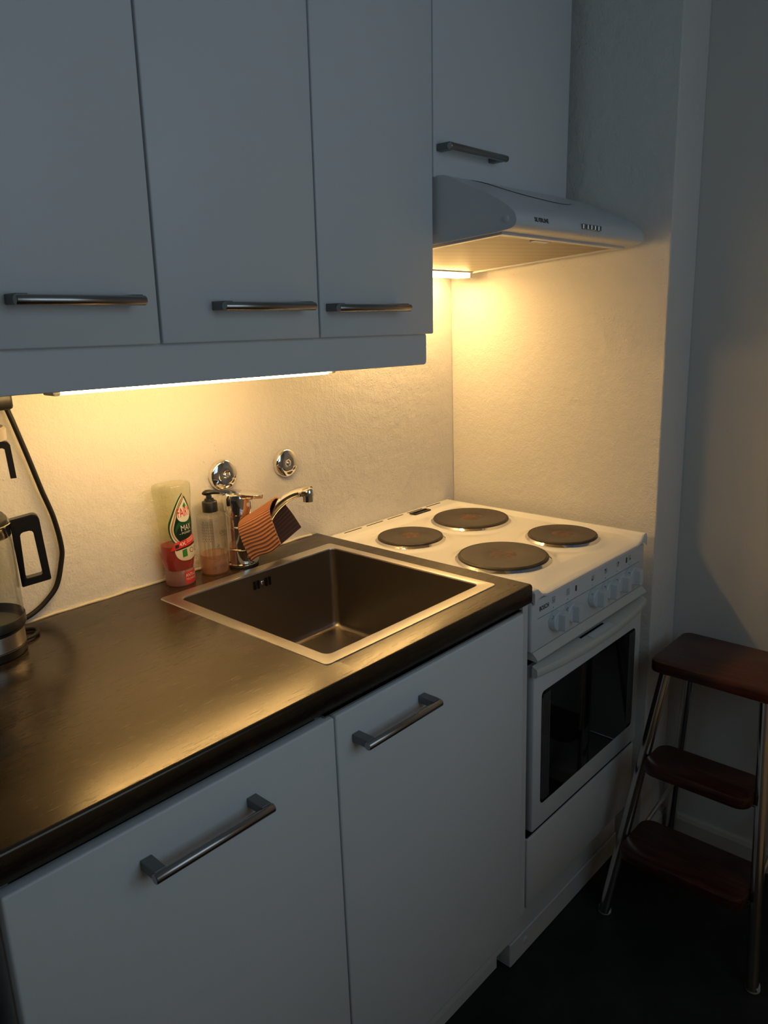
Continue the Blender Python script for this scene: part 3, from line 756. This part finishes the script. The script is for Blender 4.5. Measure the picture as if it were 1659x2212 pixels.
def drop(cx, tip, bot, w, n=28, sq=1.0):
    """teardrop outline with the point up"""
    pts = []; H = tip-bot; r = w
    cyv = bot+r*sq; a0 = math.asin(min(.95, r/(tip-cyv)))
    pts.append((cx, tip))
    for i in range(n+1):
        a = a0-(PI+2*a0)*i/n
        pts.append((cx+r*math.cos(a), cyv+r*sq*math.sin(a)))
    return pts
LB_ = obj('label', wrap(poly2d(drop(-.001, .184, .078, .0305, 28, 1.15)), bfn(.0002), .0022, .003), 'l_green', body, recalc=False)
def lab(bm, m, k, nm='label_print', st=True): return obj(nm, wrap(bm, bfn(.0002+.00014*k), .0022 if st else .003, .003 if st else None), m, LB_, recalc=False)
lab(poly2d(drop(.0, .1825, .081, .0280, 28, 1.1)), 'l_white', 1)
lab(poly2d(drop(.0008, .1815, .083, .0262, 28, 1.1)), 'l_copper', 2)
lab(poly2d(drop(.0016, .180, .085, .0238, 28, 1.1)), 'l_beige', 3)
lab(poly2d(drop(.0022, .1785, .087, .0222, 28, 1.1)), 'l_dark', 4)
lab(poly2d([(.003+.0198*math.cos(a*PI/16), .1085+.0235*math.sin(a*PI/16)) for a in range(32)]), 'l_green', 5)
lab(poly2d([(.003+.0188*math.cos(a*PI/16), .103+.019*math.sin(a*PI/16)) for a in range(32)]), 'l_dark', 6)
lab(poly2d(drop(.001, .1765, .1250, .0128, 28, 1.2)), 'l_green', 7)
lab(poly2d(drop(.001, .1745, .1265, .0117, 28, 1.2)), 'l_white', 8)
lab(poly2d(drop(.0015, .1650, .1550, .0028, 12, 1.0)), 'l_leaf', 9)
lab(shift2d(text2d('FAIRY', .0205, .0180, bold=.012), .001, .1465, .10), 'l_redtext', 9, 'lettering', True)
lab(shift2d(text2d('MAX', .0190, .0115), .0035, .1155, .06), 'l_text', 9, 'lettering', True)
lab(shift2d(text2d('POWER', .0175, .0042), .0035, .1050, .06), 'l_text', 9, 'lettering', True)
for x in (-.0085, .0150): lab(line2d([(x-.001, .1043+x*.06), (x+.001, .1044+x*.06)], .0008), 'l_text', 9)
lab(poly2d([(-.031, .072), (-.012, .0765), (.010, .081), (.034, .088), (.034, .103), (.012, .0955), (-.006, .0905), (-.0205, .0885)]), 'l_red', 7)
lab(shift2d(text2d('4X', .0100, .0072), -.0065, .0845, .10), 'l_text', 9, 'lettering', True)
for i, (w_, dv) in enumerate(((.018, .0085), (.021, .0055), (.019, .0025))):
    lab(line2d([(.001, .0825+dv), (.001+w_, .0865+dv)], .0008), 'l_text', 9)
lab(poly2d([(-.020, .0775), (-.013, .0790), (-.013, .0855), (-.020, .0840)]), 'l_dark', 10)
bm = poly2d([(.005+.0265*math.cos(PI+a*PI/18), .0775+.0275*math.sin(PI+a*PI/18)+.16*.0265*math.cos(PI+a*PI/18)) for a in range(19)])
lab(bm, 'l_beige', 6)
lab(line2d([(-.0185, .0735), (.006, .0775), (.031, .083)], .0022), 'l_dark', 8)
lab(poly2d([(-.008, .058), (-.001, .059), (-.001, .0735), (-.008, .0720)]), 'l_leaf', 8)
for x in (.0085, .0205): lab(line2d([(x+.0042*math.cos(a*PI/6), .0685+.0045*math.sin(a*PI/6)) for a in range(12)], .0010, None, True), 'l_dark', 8)
def capfn(off):
    def f(u, v):
        q = -PI/2+u/.0285; return (BX+(.0286+off)*math.cos(q), BY+(.0286+off)*math.sin(q), BZ+v)
    return f
obj('label_print', wrap(poly2d([(-.006, .003), (.034, .003), (.034, .0275), (-.006, .0275)]), capfn(.0002), .002), 'l_red', cap, recalc=False)
obj('lettering', wrap(shift2d(text2d('ANTI-LEAK', .0345, .0062), .0125, .0205), capfn(.0005), .002), 'l_text', cap, recalc=False)
obj('lettering', wrap(shift2d(text2d('TECHNOLOGY', .0365, .0042), .0135, .0125), capfn(.0005), .002), 'l_text', cap, recalc=False)

# ================================================================== hand soap dispenser
PX, PY, PZ = -.3175, -.0385, .9003; PR = .0293
t = thing('soap_dispenser', 'clear pump soap bottle with forest and deer drawing and black pump', 'soap dispenser', (PX, PY, PZ))
body = obj('body', lathe(nb(), [(.0270, 0), (.0288, .002), (PR, .005), (PR, .1130), (.0284, .1180), (.0255, .1215), (.0180, .1235), (.0135, .1250), (.0130, .1335)], (PX, PY, PZ), 56), 'soap_plastic', t, smooth=40)
obj('liquid', lathe(nb(), [(.0270, .0025), (.0284, .005), (.0284, .0400)], (PX, PY, PZ), 48), 'peach_liquid', body, smooth=40)
pump = obj('pump_collar', lathe(nb(), [(.0152, .1270), (.0152, .1465), (.0142, .1480), (.0100, .1500), (.0090, .1535), (.0060, .1545), (.0055, .1600)], (PX, PY, PZ), 32), 'black_plastic', t, smooth=40)
dx_, dy_ = math.cos(math.radians(-18)), math.sin(math.radians(-18))
rings = []
for k in range(13):
    s = k/12; L = -.0135+.0345*s; w = .0105*math.sin(min(1, s*2.5+.12)*PI/2)*(1-.35*s); h = .0066*math.sin(min(1, s*3+.15)*PI/2)*(1-.45*s); zc = .1650+.0012*math.sin(s*PI)-.0045*max(0, s-.55)
    rings.append([(PX+L*dx_-w*math.cos(a)*dy_, PY+L*dy_+w*math.cos(a)*dx_, PZ+zc+h*math.sin(a)) for a in [2*PI*i/14 for i in range(14)]])
bm = nb(); ring_faces(bm, rings); obj('pump_head', bm, 'black_plastic', t, smooth=60)
obj('stem', tube(nb(), [(PX, PY, PZ+.004), (PX, PY, PZ+.129)], .0030, 8), 'soap_plastic', body, smooth=60)
def pfn(off):
    def f(u, v):
        q = math.radians(-116)+u/PR; return (PX+(PR+off)*math.cos(q), PY+(PR+off)*math.sin(q), PZ+v)
    return f
bm = nb(); LWd = .00045
for ti, tx in enumerate((-.0215, -.0135, -.0050)):
    z = .112
    for k in range(7):
        w = .0030+.00015*k; line2d([(tx-w*.5, z), (tx-w, z-.0062), (tx+w, z-.0062), (tx+w*.5, z)], LWd, bm, k == 0); line2d([(tx-w*.3, z-.0062), (tx+w*.6, z-.001)], LWd, bm); z -= .0058
    for d in (-.0012, .0012): line2d([(tx+d, .070), (tx+d, .036-.001*ti)], LWd*1.2, bm)
deer = [[(-.012, .013), (-.012, .026), (-.009, .029), (.001, .030), (.003, .036), (.006, .039), (.008, .050), (.0075, .053), (.009, .052), (.012, .053), (.0135, .051), (.012, .044), (.0105, .041), (.009, .042)],
        [(.008, .053), (.004, .057), (.000, .055), (-.001, .059), (.002, .062), (.0005, .066)], [(.004, .057), (.0015, .0605), (.004, .0635)], [(.012, .053), (.016, .057), (.020, .056), (.021, .060), (.018, .063), (.0195, .067)], [(.016, .057), (.018, .0605), (.016, .064)],
        [(.0125, .044), (.015, .036), (.015, .022), (.018, .018), (.023, .021), (.028, .016)], [(.009, .042), (.0085, .030)], [(.013, .041), (.013, .028)],
        [(-.010, .013), (-.008, .019), (-.007, .013), (-.004, .020), (.002, .020), (.002, .013)], [(.004, .013), (.004, .020), (.009, .020), (.009, .013)], [(.011, .013), (.012, .021), (.016, .014), (.021, .018)],
        [(-.023, .036), (-.006, .034), (.001, .031)]]
for L_ in deer: line2d([(x+.004, y) for x, y in L_], LWd*1.3, bm)
obj('line_drawing', wrap(bm, pfn(.0002), .003), 'l_line', body, recalc=False)
obj('lettering', wrap(shift2d(text2d('LIVING', .0225, .0078), .0225, .0880), pfn(.0003), .002), 'l_line', body, recalc=False)
obj('lettering', wrap(shift2d(text2d('KITCHEN', .0145, .0028), .0205, .0805), pfn(.0003), .002), 'l_line', body, recalc=False)

# ================================================================== coffee maker (mostly beyond the left edge) and its carafe
QX, QY = -.790, -.084
t = thing('coffee_maker', 'black and steel coffee maker at the left edge of the worktop', 'coffee maker', (QX, QY, .9))
obj('foot', lathe(nb(), [(.0560, .9003), (.0605, .9015), (.0615, .9145), (.0600, .9155)], (QX, QY, 0), 56), 'black_plastic', t, smooth=40)
obj('steel_band', lathe(nb(), [(.0590, .9155), (.0608, .9160), (.0608, .9405), (.0590, .9410)], (QX, QY, 0), 56), 'steel', t, smooth=40)
obj('hot_plate', lathe(nb(), [(.0600, .9410), (.0625, .9420), (.0625, .9455), (.0590, .9465)], (QX, QY, 0), 56), 'black_plastic', t, smooth=40)
obj('column', box(nb(), -.935, -.868, -.135, -.030, .9003, 1.285, .006, 2), 'black_plastic', t, smooth=50)
obj('foot_bridge', box(nb(), -.90, -.83, -.115, -.050, .9005, .9140, .002, 1), 'black_plastic', t)
obj('brew_arm', box(nb(), -.93, -.79, -.104, -.064, 1.262, 1.286, .006, 2), 'black_plastic', t, smooth=50)
bk = obj('filter_basket', lathe(nb(), [(.020, 1.150), (.050, 1.155), (.060, 1.225), (.060, 1.2370)], (QX, QY, 0), 56), 'black_plastic', t, smooth=40)
obj('basket_lid', lathe(nb(), [(.0660, 1.2372), (.0780, 1.2385), (.0785, 1.2540), (.0750, 1.2575), (.030, 1.2610)], (QX, QY, 0), 56), 'steel', t, smooth=40)
hdx, hdy = .94, -.342
def radial(bm, poly, w):
    R3 = []
    for s in (-w/2, w/2): R3.append([(QX+r*hdx-s*hdy, QY+r*hdy+s*hdx, z) for r, z in poly])
    ring_faces(bm, R3); return bm
obj('basket_handle', radial(nb(), [(.058, 1.2345), (.072, 1.2345), (.0775, 1.2330), (.0805, 1.2285), (.0825, 1.1770), (.0740, 1.1770), (.0720, 1.2225), (.0690, 1.2245), (.058, 1.2250)], .016), 'black_plastic', bk, smooth=30)
cord = spline([(-.676, -.012, 1.287), (-.669, -.018, 1.255), (-.6526, -.018, 1.1916), (-.637, -.016, 1.130), (-.6222, -.014, 1.0768), (-.6150, -.012, 1.0230), (-.6190, -.011, .9940), (-.6329, -.011, .9544), (-.6555, -.011, .9316), (-.6779, -.012, .9187), (-.6988, -.013, .9125), (-.735, -.013, .9060), (-.765, -.013, .9053)], 8)
cd_ = obj('power_cord', tube(nb(), cord, .0044, 12), 'black_rubber', t, smooth=60)
obj('plug', box(nb(), -.705, -.668, -.036, -.0005, 1.272, 1.302, .006, 2), 'black_plastic', cd_, smooth=50)
obj('cord_loop', tube(nb(), spline([(-.737, -.086, .9050), (-.715, -.082, .9045), (-.700, -.068, .9045), (-.698, -.052, .9045), (-.712, -.041, .9045), (-.735, -.040, .9050)], 8), .0032, 10), 'black_rubber', t, smooth=60)
t = thing('coffee_carafe', 'glass coffee carafe with black handle on the coffee maker', 'carafe', (QX, QY, .9467))
obj('glass_jug', lathe(nb(), [(.020, .9475), (.0560, .9475), (.0610, .9500), (.0635, .9560), (.0640, .9700), (.0640, 1.0750), (.0625, 1.0860), (.0600, 1.0920), (.0600, 1.1080), (.0585, 1.1080), (.0585, 1.0915), (.0610, 1.0850), (.0625, 1.0740), (.0625, .9720), (.0610, .9600), (.0560, .9530)], (QX, QY, 0), 64), 'clear_glass', t, smooth=40)
obj('base_collar', lathe(nb(), [(.0600, .9470), (.0655, .9480), (.0655, .9610), (.0645, .9625), (.0642, .9625), (.0642, .9500)], (QX, QY, 0), 64, capA=False, capB=False), 'black_plastic', t, smooth=40)
obj('neck_band', lathe(nb(), [(.0602, 1.0900), (.0630, 1.0905), (.0630, 1.1050), (.0660, 1.1100), (.0650, 1.1110), (.0602, 1.1065)], (QX, QY, 0), 64, capA=False, capB=False), 'chrome_dull', t, smooth=40)
obj('lid', lathe(nb(), [(.0570, 1.1000), (.0600, 1.1100), (.0600, 1.1180), (.0560, 1.1230), (.020, 1.1260)], (QX, QY, 0), 48), 'black_plastic', t, smooth=40)
bm = nb()
outl = [(.0625, 1.1120), (.0960, 1.1170), (.1020, 1.1150), (.1050, 1.1090), (.1100, 1.0080), (.0660, 1.0020)]
inn = [(.0745, 1.0870), (.0780, 1.0905), (.0900, 1.0920), (.0940, 1.0890), (.0985, 1.0180), (.0735, 1.0150)]
wv = .019
L2 = []
for s in (-wv/2, wv/2):
    L2.append([[bm.verts.new((QX+r*hdx-s*hdy, QY+r*hdy+s*hdx, z)) for r, z in ring] for ring in (outl, inn)])
for s in (0, 1):
    for i in range(6):
        j = (i+1) % 6; bm.faces.new((L2[s][0][i], L2[s][0][j], L2[s][1][j], L2[s][1][i]))
for r in (0, 1):
    for i in range(6):
        j = (i+1) % 6; bm.faces.new((L2[0][r][i], L2[0][r][j], L2[1][r][j], L2[1][r][i]))
bmesh.ops.recalc_face_normals(bm, faces=bm.faces)
bmesh.ops.bevel(bm, geom=bm.edges[:], offset=.0012, segments=2, affect='EDGES')
obj('handle', bm, 'black_plastic', t, smooth=40)
